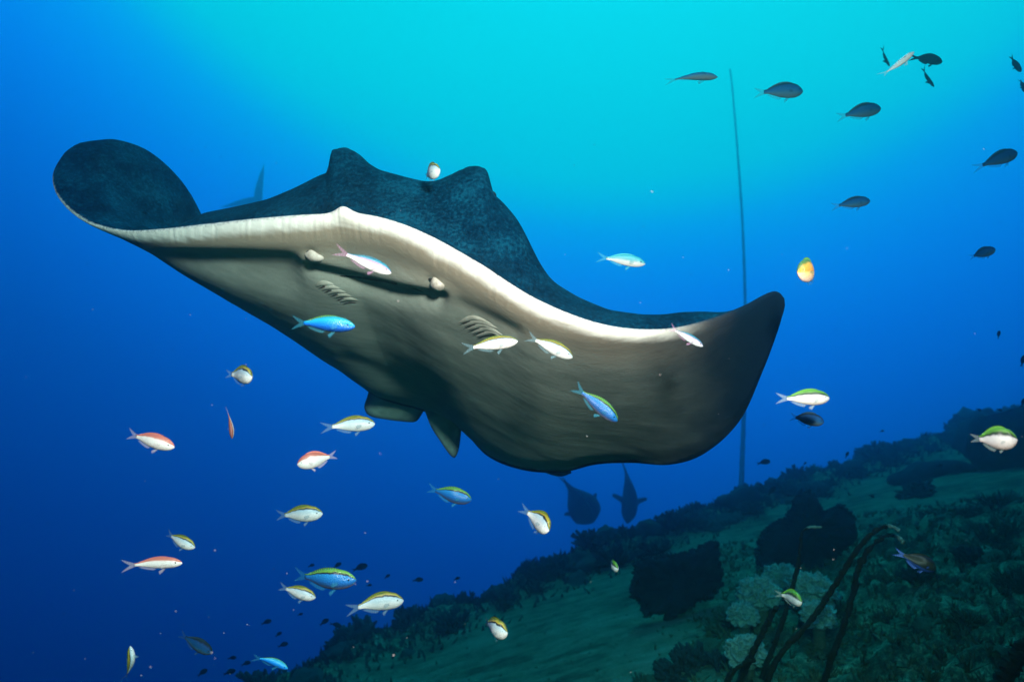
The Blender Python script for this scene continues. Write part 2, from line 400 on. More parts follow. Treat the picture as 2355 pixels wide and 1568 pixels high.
# sea whips
def whip(pix, d, r0, r1, label, seed, tip=True, base_d=None):
    n = 90; bd = base_d or d
    P = np.array([tuple(at(px, py, bd + (d - bd) * i / (len(pix) - 1))) for i, (px, py) in enumerate(pix)])
    q = [Vector(x) for x in catmull(np.linspace(0, 1, len(P)), P, np.linspace(0, 1, n))]
    root = empty('sea_whip', q[0]); tag(root, label, 'sea whip', 'sea whips in the foreground')
    rad = [(r0 + (r1 - r0) * i / (n - 1)) * (1 + .22 * noise.noise(Vector((i * .35, seed, 0))) + .15 * noise.noise(Vector((i * 1.3, seed, 9)))) for i in range(n)]
    kk = n - 12
    def knobs(V): return [v + Vector((noise.noise(v * 55), noise.noise(v * 55 + Vector((4, 0, 0))), noise.noise(v * 55 + Vector((0, 4, 0))))) * r0 * .5 - q[0] for v in V]
    V, Fc = tube(q[:kk + 1], rad[:kk + 1], 10); obj('stem', mesh_np('whip_stem', knobs(V), Fc, WHIP), root)
    V, Fc = tube(q[kk - 1:], [x * .97 for x in rad[kk - 1:]], 10); obj('tip', mesh_np('whip_tip', knobs(V), Fc, WHIP_TIP if tip else WHIP), root)
whip([(1755, 1590), (1790, 1508), (1852, 1440), (1900, 1375), (1940, 1310), (1975, 1258), (2010, 1222), (2042, 1208), (2070, 1220)], 2.75, .0135, .008, 'tall brown sea whip leaning far over, its bent end uppermost', 1, base_d=3.1)
whip([(1888, 1600), (1905, 1530), (1938, 1440), (1962, 1360), (1972, 1310), (1998, 1262), (2035, 1232), (2060, 1232), (2078, 1248)], 2.85, .015, .008, 'dark upright sea whip whose hooked end tucks under the leaning whip', 2, base_d=3.15)
whip([(1740, 1590), (1765, 1520), (1795, 1440), (1815, 1370), (1832, 1310), (1840, 1260), (1842, 1232), (1855, 1213), (1888, 1213)], 3.3, .014, .005, 'sea whip with a pale thin kinked tip, bent sideways', 3, base_d=3.4)
whip([(1690, 1590), (1730, 1500), (1765, 1430), (1785, 1395)], 3.0, .015, .010, 'short stubby dark sea whip ending among the leather corals', 4, tip=False, base_d=3.2)
whip([(1660, 1600), (1680, 1550), (1712, 1525), (1735, 1515)], 3.0, .014, .007, 'thin dark sea whip curling beside the lowest leather coral', 6, tip=False, base_d=3.1)
whip([(2290, 1600), (2315, 1545), (2345, 1500), (2375, 1470)], 2.3, .030, .022, 'thick dark sea whip apart from the others on the rubble slope', 8, tip=False)
# loose rubble and turf tufts over the near slope, too many to count
mbx = MB(); rn = random.Random(11)
for i in range(15000):
    a, r = R(rn.uniform(-20, 48)), rn.uniform(2.2, 8.0)
    x, y = r * math.sin(a), r * math.cos(a)
    lim = (x - .75 - .24 * (y - 3)); pr = min(1, max(.008, lim + .30))
    peb = i % 3 == 0
    if y > 7 or rn.random() > (max(pr, .22) if peb else pr): continue
    p = on_ground(x, y); s = (rn.uniform(.008, .035) if lim > 0 else rn.uniform(.006, .018)) * (1.5 if rn.random() < .1 else 1)
    if peb:
        V = [p + Vector((rn.gauss(0, s * .55), rn.gauss(0, s * .55), abs(rn.gauss(0, s * .6)))) for _ in range(4)]
        mbx.add(V, [(0, 1, 2), (0, 2, 3), (0, 3, 1), (1, 3, 2)])
    else:
        for _ in range(4):
            d = Vector((rn.gauss(0, .5), rn.gauss(0, .5), 1)) * s * 1.6
            mbx.add([p + Vector((-s * .25, 0, 0)), p + Vector((s * .25, 0, 0)), p + Vector((0, s * .25, 0)), p + d], [(0, 1, 3), (1, 2, 3), (2, 0, 3)])
rb = obj('reef_rubble', mbx.mesh('reef_rubble', CORAL_MID, smooth=False)); tag(rb, 'broken coral rubble and weed tufts covering the near slope', 'rubble', kind='stuff')
# turf fringe that fills the crest between the corals
mbx = MB()
for i in range(9000):
    t = rn.uniform(-5, 18); off = rn.gauss(-.45, .34); c = CA + CD * t; x, y = c[0] + CN[0] * off, c[1] + CN[1] * off
    p = on_ground(x, y); s = rn.uniform(.03, .075)
    d = Vector((rn.gauss(0, .6), rn.gauss(0, .6), 1)) * s * 1.0
    mbx.add([p + Vector((-s * .3, 0, -.02)), p + Vector((s * .3, 0, -.02)), p + Vector((0, s * .3, -.02)), p + d], [(0, 1, 3), (1, 2, 3), (2, 0, 3)])
cf = obj('crest_turf', mbx.mesh('crest_turf', CORAL_DARK, smooth=False)); tag(cf, 'dark turf and weed matted along the reef crest', 'weed', kind='stuff')

# ------------------------------------------------------------------ mooring line
P = [at(1703, 1150, 10.2), at(1706, 1060, 11.0), at(1711, 900, 13.0), at(1713, 700, 16.0), at(1706, 500, 19.0), at(1694, 330, 22.0), at(1683, 200, 24.5), at(1678, 160, 26.0)]
q = [Vector(x) for x in catmull(np.linspace(0, 1, len(P)), np.array([tuple(p) for p in P]), np.linspace(0, 1, 120))]
root = empty('mooring_line', q[0]); tag(root, 'taut dark mooring line rising from the reef crest to the surface', 'rope')
rad = [(.045 if i < 8 else .040 - .010 * i / 119) * (1 + .25 * noise.noise(Vector((i * .7, 0, 0)))) for i in range(120)]
V, Fc = tube(q, rad, 8); ROPE = mottled('rope_growth', (.02, .06, .12), (.05, .12, .22), 8, .9, .8, .02, .1)
obj('rope', mesh_np('rope', [v - q[0] for v in V], Fc, ROPE), root)
V, Fc = ball((0, 0, -.12), .13, 14, (1, 1, 1.3)); obj('anchor_block', mesh_np('anchor_block', [v * (1 + .2 * noise.noise(v * 9)) for v in V], Fc, ROPE), root)

# ------------------------------------------------------------------ the stingray
# stations across the span: front margin point, rear margin point (photo pixel + distance in metres), bulge of the belly below the chord
ST = [  # F px, py, d      R px, py, d      bulge
 ((168,337,2.30),(184,329,2.315),.000), ((147,354,2.27),(212,324,2.335),.000), ((121,405,2.20),(270,322,2.38),.000), ((138,460,2.14),(345,350,2.44),.010),
 ((195,509,2.08),(420,420,2.50),.030), ((275,532,2.02),(470,508,2.56),.060), ((370,530,1.95),(510,610,2.62),.075),
 ((470,519,1.88),(590,700,2.68),.080), ((570,507,1.82),(695,780,2.74),.080), ((680,497,1.77),(800,862,2.83),.075),
 ((735,494,1.75),(870,915,2.92),.055), ((791,490,1.735),(972,945,3.00),.040), ((880,503,1.72),(1056,985,2.95),.035),
 ((980,540,1.70),(1120,1048,2.85),.030), ((1100,607,1.68),(1200,1080,2.72),.030), ((1220,683,1.66),(1290,1086,2.60),.035),
 ((1340,735,1.66),(1370,1068,2.48),.030), ((1440,757,1.68),(1450,1064,2.36),.020), ((1540,757,1.71),(1540,1068,2.25),.010),
 ((1630,736,1.75),(1620,1042,2.15),.000), ((1710,704,1.79),(1702,965,2.06),.000), ((1755,679,1.82),(1757,845,1.98),.000),
 ((1778,670,1.84),(1785,770,1.94),.000), ((1791,673,1.855),(1798,728,1.91),.000), ((1799,683,1.87),(1802,704,1.89),.000)]
NU, NV = 440, 100
sF = np.array([tuple(at(*s[0])) for s in ST]); sR = np.array([tuple(at(*s[1])) for s in ST]); sB = np.array([s[2] for s in ST])
mid = (sF + sR) / 2
su = np.concatenate([[0], np.cumsum(np.linalg.norm(np.diff(sF, axis=0), axis=1) * .5 + np.linalg.norm(np.diff(mid, axis=0), axis=1) * .5)])
su /= su[-1]
uq = np.linspace(0, 1, NU)
Fm, Rm, Bm = catmull(su, sF, uq), catmull(su, sR, uq), catmull(su, sB, uq)[:, 0]
def proj(P):
    return CX + P[..., 0] / P[..., 1] * F_PX, CY - P[..., 2] / P[..., 1] * F_PX
vs = np.linspace(0, 1, NV); vs = .55 * (1 - np.cos(np.pi * vs)) / 2 + .45 * vs ** 1.6
vs = vs / vs[-1]
V_, U_ = np.meshgrid(vs, np.arange(NU))
C = Fm[:, None, :] * (1 - V_[..., None]) + Rm[:, None, :] * V_[..., None]       # chord sheet
# rostral knob: the snout tip pushes forward and up
fx, _ = proj(Fm); knob = np.exp(-((fx - 791) / 20) ** 2)
C = C + (knob[:, None] * np.exp(-(V_ / .016) ** 2))[..., None] * np.array([0, -.014, .012])
def normals(P):
    du = np.gradient(P, axis=0); dvv = np.gradient(P, axis=1)
    n = np.cross(du, dvv); return n / np.maximum(np.linalg.norm(n, axis=-1, keepdims=True), 1e-9)
N0 = normals(C)
N0[:, 0] = N0[:, 1]
span_t = np.minimum(1, np.minimum(uq, 1 - uq) / .10)[:, None]                   # thin towards the tips
bul = Bm[:, None] * (np.sin(np.pi * V_ ** .8)) ** 1.0
# belly: rim rolls under the front margin, then sweeps back
rimr = (.8 * np.interp(fx, [120, 300, 520, 791, 1000, 1250, 1450, 1800], [.008, .013, .022, .034, .042, .028, .016, .008]) )[:, None]
vr = .055
rim = rimr * np.sqrt(np.clip(1 - (1 - np.clip(V_ / vr, 0, 1)) ** 2, 0, 1)) * (1 - smoothstep(.8, 1, V_))
VEN = C - N0 * (bul + rim)[..., None]
# back
SIL = np.array([(100,560),(470,500),(560,484),(620,471),(680,446),(740,416),(800,402),(870,406),(940,426),(975,434),(1040,434),(1100,436),(1150,474),
 (1190,520),(1215,570),(1240,622),(1270,663),(1330,699),(1400,727),(1480,737),(1530,736),(1600,724),(1700,689),(1780,665),(1820,650)], float)
vstar = .17
iv = int(np.argmin(abs(vs - vstar)))
Pst = C[:, iv]; pxs, _ = proj(Pst); dst = Pst[:, 1]
Zt = (CY - np.interp(pxs, SIL[:, 0], SIL[:, 1])) / F_PX * dst
H = np.clip(Zt - Pst[:, 2], .0, .6)
body_w = smoothstep(330, 480, pxs) * (1 - smoothstep(1560, 1800, pxs))
H = H * body_w + .022 * np.minimum(1, np.minimum(uq, 1 - uq) / .06) * (1 - body_w)
ker = np.exp(-np.linspace(-2, 2, 13) ** 2); ker /= ker.sum(); H = np.convolve(np.pad(H, 6, 'edge'), ker, 'valid')
prof = smoothstep(-.02, .17, V_) * np.where(V_ > vstar, (1 - ((V_ - vstar) / (1 - vstar)) ** 1.4), 1)
lip = .010 * np.sqrt(np.clip(1 - (1 - np.clip(V_ / .02, 0, 1)) ** 2, 0, 1)) * (1 - smoothstep(.7, 1, V_)) * span_t
prof = prof * smoothstep(0, .05, V_)
UP = np.array([0, 0.0, 1.0])
hum = (H[:, None] * prof)
dirn = N0 * (1 - body_w[:, None, None]) + UP * body_w[:, None, None]
dirn /= np.linalg.norm(dirn, axis=-1, keepdims=True)
DOR = C + N0 * lip[..., None] - N0 * (bul * .75 * (1 - body_w[:, None]))[..., None] + dirn * hum[..., None]
# eye mounds with spiracles: flat topped, steep on the outer side
dx, _ = proj(DOR)
eyeL = .064 * smoothstep(750, 763, dx) * (1 - smoothstep(788, 880, dx)) * np.exp(-((V_ - vstar) / .075) ** 2)
eyeR = .052 * (1 - smoothstep(1118, 1138, dx)) * smoothstep(985, 1100, dx) * np.exp(-((V_ - vstar) / .075) ** 2)
wart = np.zeros_like(V_)
for i in range(NU):
    for j in range(NV):
        e = eyeL[i, j] + eyeR[i, j]
        if e > .01:
            p = DOR[i, j]; wart[i, j] = e * .10 * noise.fractal(Vector(p) * 26, 1.0, 2.0, 3)
DOR = DOR + UP * (eyeL + eyeR + wart)[..., None]

# relief of the underside, placed on the belly where the photo shows it
vx, vy = proj(VEN)
NVn = normals(VEN)
def seg_dist(x, y, a, b):
    a = np.array(a, float); b = np.array(b, float); d = b - a
    t = np.clip(((x - a[0]) * d[0] + (y - a[1]) * d[1]) / (d @ d), 0, 1)
    return np.hypot(x - a[0] - t * d[0], y - a[1] - t * d[1]), t
rel = np.zeros_like(vx)                                                         # + = out of the belly (down)
body = (V_ < .9)
m_d, m_t = seg_dist(vx, vy, (715, 622), (1010, 682))                            # recess of the mouth behind the nasal curtain
rel -= .030 * np.exp(-(m_d / 17) ** 2)
n_d, _ = seg_dist(vx, vy, (700, 598), (1015, 655)); rel += .010 * np.exp(-(n_d / 20) ** 2)
ex, ey = (vx - 945) * .5 + (vy - 765) * .866, (vx - 945) * .866 - (vy - 765) * .5; rel += .030 * np.exp(-(ex / 150) ** 2 - (ey / 100) ** 2)    # chest between the gills
g_d, _ = seg_dist(vx, vy, (1060, 700), (1180, 760)); rel -= .008 * np.exp(-(g_d / 22) ** 2)
p_d, _ = seg_dist(vx, vy, (800, 830), (1000, 905)); rel -= .012 * np.exp(-(p_d / 22) ** 2)
rel -= .038 * np.exp(-((V_ - .17) / .095) ** 2) * smoothstep(330, 450, vx) * (1 - smoothstep(640, 740, vx))       # hollow shaped behind the curled wing's rim to darken the skin there
for cxn, cyn in ((722, 586), (1003, 650)):
    rel -= .016 * np.exp(-(((vx - cxn + 9) / 13) ** 2 + ((vy - cyn + 8) / 10) ** 2))
for i in range(NU):
    for j in range(4, NV - 2):
        p = Vector(VEN[i, j]); rel[i, j] += .0012 * noise.fractal(Vector((p.x * 5, p.y * 16, p.z * 5)), 1, 2, 3) + .003 * noise.noise(p * 5)
VEN = VEN - NVn * (rel * span_t * (1 - smoothstep(.85, 1, V_)) * smoothstep(.05, .12, V_))[..., None]
# fine scallops of the pale rim
for i in range(NU):
    w = noise.noise(Vector((uq[i] * 240, 0, 3))) * .0025
    VEN[i, 1:14] += np.array([0, -1, 0]) * w
# rings: belly rear -> front -> back rear
nb = 2 * NV - 1
RING = np.concatenate([VEN[:, ::-1], DOR[:, 1:]], axis=1)                       # (NU, nb, 3); v=0 shared
edge = Rm[:, None] * .5
rv = np.concatenate([V_[:, ::-1], V_[:, 1:]], axis=1)
sgn = np.concatenate([np.ones((NU, NV)), -np.ones((NU, NV - 1))], axis=1)
chord = np.linalg.norm(Rm - Fm, axis=1)
ven_a = np.clip(.5 + sgn * rv * chord[:, None] / .03 * .5, 0, 1)                # 0 back .. 1 belly
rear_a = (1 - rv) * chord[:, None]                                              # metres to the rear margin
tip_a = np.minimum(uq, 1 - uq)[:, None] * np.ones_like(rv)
vid = np.arange(NU * nb).reshape(NU, nb)
faces = []
for i in range(NU - 1):
    for j in range(nb - 1):
        faces.append((vid[i, j], vid[i, j + 1], vid[i + 1, j + 1], vid[i + 1, j]))
    faces.append((vid[i, nb - 1], vid[i, 0], vid[i + 1, 0], vid[i + 1, nb - 1]))
verts = [tuple(p) for p in RING.reshape(-1, 3)]
for i in (0, NU - 1):
    c = len(verts); verts.append(tuple(RING[i].mean(axis=0)))
    for j in range(nb):
        a, b = vid[i, j], vid[i, (j + 1) % nb]
        faces.append((c, b, a) if i == 0 else (c, a, b))
ext = lambda A, v: np.concatenate([A.reshape(-1), [v, v]])

m = NT('ray_skin'); oc = m.coord()
va, ra, ta = m.attr('ven'), m.attr('rear'), m.attr('tip')
n1 = m.noise(9, 5, oc); n2 = m.noise(100, 6, oc, .7); n3 = m.noise(190, 3, oc)
vo = m.n('ShaderNodeTexVoronoi'); vo.inputs['Scale'].default_value = 75; m.l(oc, vo.inputs['Vector'])
mp = m.n('ShaderNodeMapping'); mp.inputs['Scale'].default_value = (9, 60, 30); m.l(oc, mp.inputs[0])
n4 = m.noise(1.0, 5, mp.outputs[0])
dors = m.ramp(m.math('ADD', m.math('MULTIPLY', n2.outputs[0], .62), m.math('MULTIPLY', n1.outputs[0], .38)),
              [(.38, (.0005, .004, .014)), (.5, (.001, .018, .042)), (.62, (.003, .055, .098))]).outputs[0]
bel = m.ramp(m.math('ADD', m.math('MULTIPLY', n1.outputs[0], .45), m.math('MULTIPLY', n4.outputs[0], .55)),
             [(.30, (.20, .20, .17)), (.52, (.255, .25, .215)), (.72, (.32, .31, .27))]).outputs[0]
bel = m.mix(m.math('MULTIPLY', m.math('LESS_THAN', vo.outputs['Distance'], .16), .35), bel, (.12, .11, .09))
# dusky margin of the belly along the rear edge, plus wing-tip shade painted in
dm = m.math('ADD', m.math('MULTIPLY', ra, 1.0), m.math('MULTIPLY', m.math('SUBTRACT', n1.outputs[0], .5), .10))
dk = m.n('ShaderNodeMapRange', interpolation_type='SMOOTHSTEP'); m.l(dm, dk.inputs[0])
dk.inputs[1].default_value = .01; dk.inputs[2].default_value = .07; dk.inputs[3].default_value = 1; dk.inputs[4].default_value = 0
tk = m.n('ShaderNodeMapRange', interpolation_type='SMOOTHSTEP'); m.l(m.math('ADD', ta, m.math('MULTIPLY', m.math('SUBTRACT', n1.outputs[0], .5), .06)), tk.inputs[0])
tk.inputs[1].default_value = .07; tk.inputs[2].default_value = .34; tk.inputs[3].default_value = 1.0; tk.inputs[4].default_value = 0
fr = m.attr('front')
fk = m.n('ShaderNodeMapRange', interpolation_type='SMOOTHSTEP'); m.l(m.math('ADD', fr, m.math('MULTIPLY', m.math('SUBTRACT', n4.outputs[0], .5), .03)), fk.inputs[0])
fk.inputs[1].default_value = .006; fk.inputs[2].default_value = .036; fk.inputs[3].default_value = 1; fk.inputs[4].default_value = 0
fb = m.n('ShaderNodeMapRange', interpolation_type='SMOOTHSTEP'); m.l(m.math('ADD', fr, m.math('MULTIPLY', m.math('SUBTRACT', n4.outputs[0], .5), .06)), fb.inputs[0])
fb.inputs[1].default_value = .03; fb.inputs[2].default_value = .20; fb.inputs[3].default_value = .9; fb.inputs[4].default_value = 0
bel = m.mix(fb.outputs[0], bel, (.33, .25, .18))  # brown band paints in the light's falloff behind the rim
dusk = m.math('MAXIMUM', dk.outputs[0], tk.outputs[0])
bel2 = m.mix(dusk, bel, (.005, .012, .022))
bel2 = m.mix(m.math('MULTIPLY', fk.outputs[0], m.attr('pale')), bel2, (.84, .77, .70))  # rim painted paler than the belly, imitating the strobe's light on it
vm = m.n('ShaderNodeMapRange', interpolation_type='SMOOTHSTEP')
m.l(m.math('ADD', va, m.math('MULTIPLY', m.math('SUBTRACT', n2.outputs[0], .5), .22)), vm.inputs[0])
vm.inputs[1].default_value = .40; vm.inputs[2].default_value = .54
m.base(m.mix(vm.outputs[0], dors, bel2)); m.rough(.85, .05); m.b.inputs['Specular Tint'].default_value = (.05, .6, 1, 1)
hb = m.math('ADD', m.math('MULTIPLY', n2.outputs[0], .6), m.math('MULTIPLY', n3.outputs[0], .4))
m.bump(m.math('ADD', hb, m.math('MULTIPLY', n4.outputs[0], .5)), .35, .005)
RAY_SKIN = m.m
ray = empty('stingray', at(900, 640, 2.2))
tag(ray, 'huge dark-backed stingray with pale belly and white rim gliding overhead, one wing tip curled up', 'stingray')
def rayobj(name, me):
    o = obj(name, me); o.parent = ray; o.matrix_parent_inverse = Matrix.Translation(ray.location).inverted(); return o
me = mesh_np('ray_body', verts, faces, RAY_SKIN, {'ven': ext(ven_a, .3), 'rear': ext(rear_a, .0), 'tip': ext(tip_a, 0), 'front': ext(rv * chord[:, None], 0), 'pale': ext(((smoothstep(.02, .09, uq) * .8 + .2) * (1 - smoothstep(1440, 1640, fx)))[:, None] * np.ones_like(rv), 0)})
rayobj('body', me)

VNORM = normals(VEN)
def belly_at(px, py):
    x, y = proj(VEN); k = np.argmin((x - px) ** 2 + (y - py) ** 2); i, j = np.unravel_index(k, x.shape)
    nn = Vector(-VNORM[i, j]); P = Vector(VEN[i, j]); d = at(px, py, 1.0)
    return d * (P.dot(nn) / d.dot(nn)), nn
SKIN_PALE = mottled('pale_skin', (.36, .29, .24), (.58, .50, .44), 40, .5, .3, .002, .4)
SKIN_FIN = NT('fin_skin'); _n = SKIN_FIN.noise(14, 5, SKIN_FIN.coord()); _r = SKIN_FIN.attr('rim')
SKIN_FIN.base(SKIN_FIN.mix(_r, SKIN_FIN.ramp(_n.outputs[0], [(.35, (.22, .22, .17)), (.65, (.36, .35, .28))]).outputs[0], (.02, .024, .03))); SKIN_FIN.rough(.55, .3)
SKIN_FIN.bump(_n.outputs[0], .3, .006); SKIN_FIN = SKIN_FIN.m
DARK_PIT = mottled('dark_pit', (.02, .012, .012), (.05, .03, .03), 40, .7, .2, .002, .2)
# nasal flaps: a rounded pale lobe hanging over each nostril pit, its skin fold behind it
for (px, py, s) in ((721, 590, 1), (1004, 655, -1)):
    P, Nn = belly_at(px, py)
    tx = Vector((1, 0, -.25)).cross(Nn).cross(Nn).normalized() * -1
    if tx.x < 0: tx = -tx
    ty = Nn.cross(tx).normalized()
    V, Fc = [], []
    nu, nv = 20, 9
    for a in range(nv):
        th = a / (nv - 1) * math.pi / 2
        for k in range(nu):
            ph = 2 * math.pi * k / nu
            rx = .025 * (1 + .18 * math.sin(ph * 2 + s)) * math.cos(th); ry = .019 * math.cos(th) * (1 + .12 * math.cos(3 * ph))
            V.append(P + tx * rx * math.cos(ph) + ty * ry * math.sin(ph) + Nn * (.018 * math.sin(th) - .006))
    for a in range(nv - 1):
        for k in range(nu): Fc.append((a*nu + k, a*nu + (k+1) % nu, (a+1)*nu + (k+1) % nu, (a+1)*nu + k))
    rayobj('nostril_flap', mesh_np('nostril_flap', V, Fc, SKIN_PALE))
    pit, Np = belly_at(px - 12, py - 10)
    V, Fc = [], []
    for a in range(5):
        th = a / 4 * math.pi / 2
        for k in range(16):
            ph = 2 * math.pi * k / 16
            V.append(pit + tx * .013 * math.cos(th) * math.cos(ph) + ty * .009 * math.cos(th) * math.sin(ph) + Np * (.004 * math.sin(th)))
    for a in range(4):
        for k in range(16): Fc.append((a*16 + k, a*16 + (k+1) % 16, (a+1)*16 + (k+1) % 16, (a+1)*16 + k))
    rayobj('nostril', mesh_np('nostril', V, Fc, DARK_PIT))
def ridge_on_belly(name, pix, w, h, mat, sink=.35):
    """low lens-shaped fold of skin that follows the belly"""
    n = 14; q = catmull(np.linspace(0, 1, len(pix)), np.array(pix, float), np.linspace(0, 1, n))
    base = [belly_at(*p) for p in q]
    V, Fc = [], []
    for i, (P, Nn) in enumerate(base):
        t = (base[min(i+1, n-1)][0] - base[max(i-1, 0)][0]).normalized(); b = Nn.cross(t).normalized()
        k = math.sin(math.pi * (i + .35) / (n - .3)) ** .6
        for a in range(7):
            th = math.pi * a / 6
            V.append(P + b * math.cos(th) * w * k + Nn * (math.sin(th) * h * k - h * sink))
    for i in range(n - 1):
        for a in range(6): Fc.append((i*7 + a, i*7 + a + 1, (i+1)*7 + a + 1, (i+1)*7 + a))
    rayobj(name, mesh_np(name, V, Fc, mat))
ridge_on_belly('mouth', [(770, 634), (840, 640), (920, 654), (985, 676)], .007, .005, DARK_PIT)
FOLD = mottled('gill_skin', (.24, .22, .18), (.36, .33, .28), 30, .55, .3, .003, .3)
for k in range(5):
    ox, oy = 745 + k * 14, 655 + k * 9
    ridge_on_belly('gill_flap', [(ox - 20, oy + 4), (ox - 2, oy - 4), (ox + 22, oy)], .009, .005, FOLD, .2)
    ridge_on_belly('gill_slit', [(ox - 16, oy + 10), (ox + 2, oy + 4), (ox + 20, oy + 6)], .0022, .004, DARK_PIT)
    ox, oy = 1060 + k * 10, 740 + k * 8
    ridge_on_belly('gill_flap', [(ox - 6, oy + 3), (ox + 30, oy - 9), (ox + 74 - k * 4 + 5 * (k % 2), oy + 8)], .009, .0055, FOLD, .2)
    ridge_on_belly('gill_slit', [(ox - 8, oy + 9), (ox + 28, oy - 2), (ox + 66 - k * 3, oy + 14)], .0022, .004, DARK_PIT)
# eyes on the outer side of each mound
EYE = NT('ray_eye'); EYE.base((.01, .01, .012)); EYE.rough(.15, .6); EYE = EYE.m
for tgt in ((752, 392), (1141, 448)):
    x, y = proj(DOR); msk = abs(V_ - vstar) < .12
    k = np.argmin(((x - tgt[0]) ** 2 + (y - tgt[1]) ** 2) + (~msk) * 1e6); i, j = np.unravel_index(k, x.shape)
    rayobj('eye', mesh_np('ray_eye', *ball(Vector(DOR[i, j]) + Vector((.009 if tgt[0] < 900 else -.009, .004, 0)), .013), EYE))
# pelvic fins: outlines from the photo on a leaf that hangs from the rear of the body
def fin(name, outline, d0, d1, root, parent_fn, mat, thick=.008):
    """outline: photo pixels; depth runs d0 (root side) to d1 (far side)"""
    o = np.array(outline, float); n = 48
    s = np.concatenate([[0], np.cumsum(np.linalg.norm(np.diff(np.vstack([o, o[:1]]), axis=0), axis=1))])
    q = catmull(s, np.vstack([o, o[:1]]), np.linspace(0, s[-1], n, endpoint=False))
    c = q.mean(axis=0); r = np.array(root, float)
    V, Fc, rimv = [], [], []
    rings = (1, .93, .75, .5, .25)
    lmax = max(np.linalg.norm(q - r, axis=1))
    for side in (1, -1):
        for ri, k in enumerate(rings):
            for p in q:
                w = c + (p - c) * k; t = np.linalg.norm(w - r) / lmax
                P = at(w[0], w[1], d0 + (d1 - d0) * t)
                V.append(P + Vector((0, 1, .25)).normalized() * (-side * thick * (1 - k ** 3) + .02 * math.sin(t * 2.2)))
                rimv.append(max(0, (k - .80) / .2) if t > .45 else 0)
    m_ = len(rings)
    for side in range(2):
        o_ = side * m_ * n
        for a in range(m_ - 1):
            for k in range(n):
                f = (o_ + a*n + k, o_ + a*n + (k+1) % n, o_ + (a+1)*n + (k+1) % n, o_ + (a+1)*n + k)
                Fc.append(f if side else f[::-1])
        cap_ = tuple(range(o_ + (m_-1)*n, o_ + m_*n)); Fc.append(cap_ if side else cap_[::-1])
    for k in range(n): Fc.append((k, (k+1) % n, m_*n + (k+1) % n, m_*n + k))
    return parent_fn(name, mesh_np(name, V, Fc, mat, {'rim': rimv}))
fin('pelvic_fin', [(850, 880), (842, 915), (835, 940), (845, 958), (880, 967), (930, 973), (955, 972), (968, 956), (975, 938), (950, 915), (900, 895)],
    2.88, 3.05, (900, 880), rayobj, SKIN_FIN)
fin('pelvic_fin', [(975, 945), (990, 985), (1010, 1017), (1032, 1048), (1044, 1056), (1053, 1040), (1059, 1000), (1060, 975), (1045, 958), (1010, 930), (980, 925)],
    2.86, 2.95, (1015, 930), rayobj, SKIN_FIN)
# tail: swings away behind the flat wing; only its far end dips below the wing's rear edge
tp = catmull(np.linspace(0, 1, 6), np.array([tuple(at(*p)) for p in ((965, 900, 2.86), (1010, 900, 3.15), (1090, 960, 3.35), (1190, 1040, 3.42), (1275, 1084, 3.4), (1312, 1082, 3.4))]), np.linspace(0, 1, 30))
V, Fc = tube(tp, [.050 - .036 * i / 29 for i in range(30)], 10)
TAIL = mottled('tail_skin', (.010, .013, .018), (.04, .045, .05), 30, .6, .4, .004, .3)
rayobj('tail', mesh_np('ray_tail', V, Fc, TAIL))

# ------------------------------------------------------------------ fish
def fish_skin(name, stops, rough=.35, spec=.5, speck=.25):
    """stops over the height of the body: 0 belly .. 1 back"""
    m = NT(name); h = m.attr('hz'); oc = m.coord()
    n = m.noise(7, 5, oc); v = m.n('ShaderNodeTexVoronoi'); v.inputs['Scale'].default_value = 60; m.l(oc, v.inputs['Vector'])
    f = m.math('ADD', m.math('MULTIPLY_ADD', h, .5), m.math('MULTIPLY', m.math('SUBTRACT', n.outputs[0], .5), .10))
    f = m.math('ADD', m.math('ADD', m.math('MULTIPLY', h, .5), .5), m.math('MULTIPLY', m.math('SUBTRACT', n.outputs[0], .5), .22))
    c = m.ramp(f, stops).outputs[0]
    oi = m.n('ShaderNodeObjectInfo'); n5 = m.noise(3.0, 3, oc)
    light_tint = m.math('MULTIPLY', oi.outputs['Random'], m.math('MULTIPLY', n5.outputs[0], 1.1))  # grey-blue tint imitates lighting that varies from fish to fish
    c = m.mix(light_tint, c, m.mix(1.0, c, (.42, .60, .66), 'MULTIPLY'))
    c = m.mix(m.math('MULTIPLY', v.outputs['Distance'], speck), c, (.02, .03, .04))
    m.base(c); m.rough(rough, spec); m.bump(v.outputs['Distance'], .25, .02); return m.m
def fin_mat(name, c0, c1, alpha=1):
    m = NT(name); w = m.n('ShaderNodeTexWave'); w.inputs['Scale'].default_value = 9; w.inputs['Distortion'].default_value = 2; m.l(m.coord(), w.inputs['Vector'])
    m.base(m.ramp(w.outputs[0], [(.2, c0), (.8, c1)]).outputs[0]); m.rough(.5, .2); m.b.inputs['Alpha'].default_value = alpha
    return m.m
FM = {}
FM['gold'] = (fish_skin('gold_back_skin', [(0, (.88, .80, .74)), (.48, (.80, .78, .76)), (.70, (.52, .62, .66)), (.80, (.40, .54, .60)), (.825, (.015, .015, .012)), (.87, (.02, .02, .01)), (.89, (.46, .31, .02)), (.94, (.30, .27, .02)), (1, (.06, .11, .012))]),
              fin_mat('gold_fin', (.05, .10, .012), (.14, .16, .02)), fin_mat('clear_fin', (.10, .24, .30), (.22, .36, .42), .16))
FM['green'] = (fish_skin('green_back_skin', [(0, (.80, .62, .52)), (.3, (.85, .80, .76)), (.66, (.78, .78, .76)), (.76, (.02, .03, .02)), (.82, (.03, .07, .01)), (.88, (.10, .28, .02)), (1, (.08, .30, .02))]),
               fin_mat('green_fin', (.08, .26, .03), (.12, .34, .05)), fin_mat('pale_green_fin', (.30, .46, .42), (.50, .58, .55), .16))
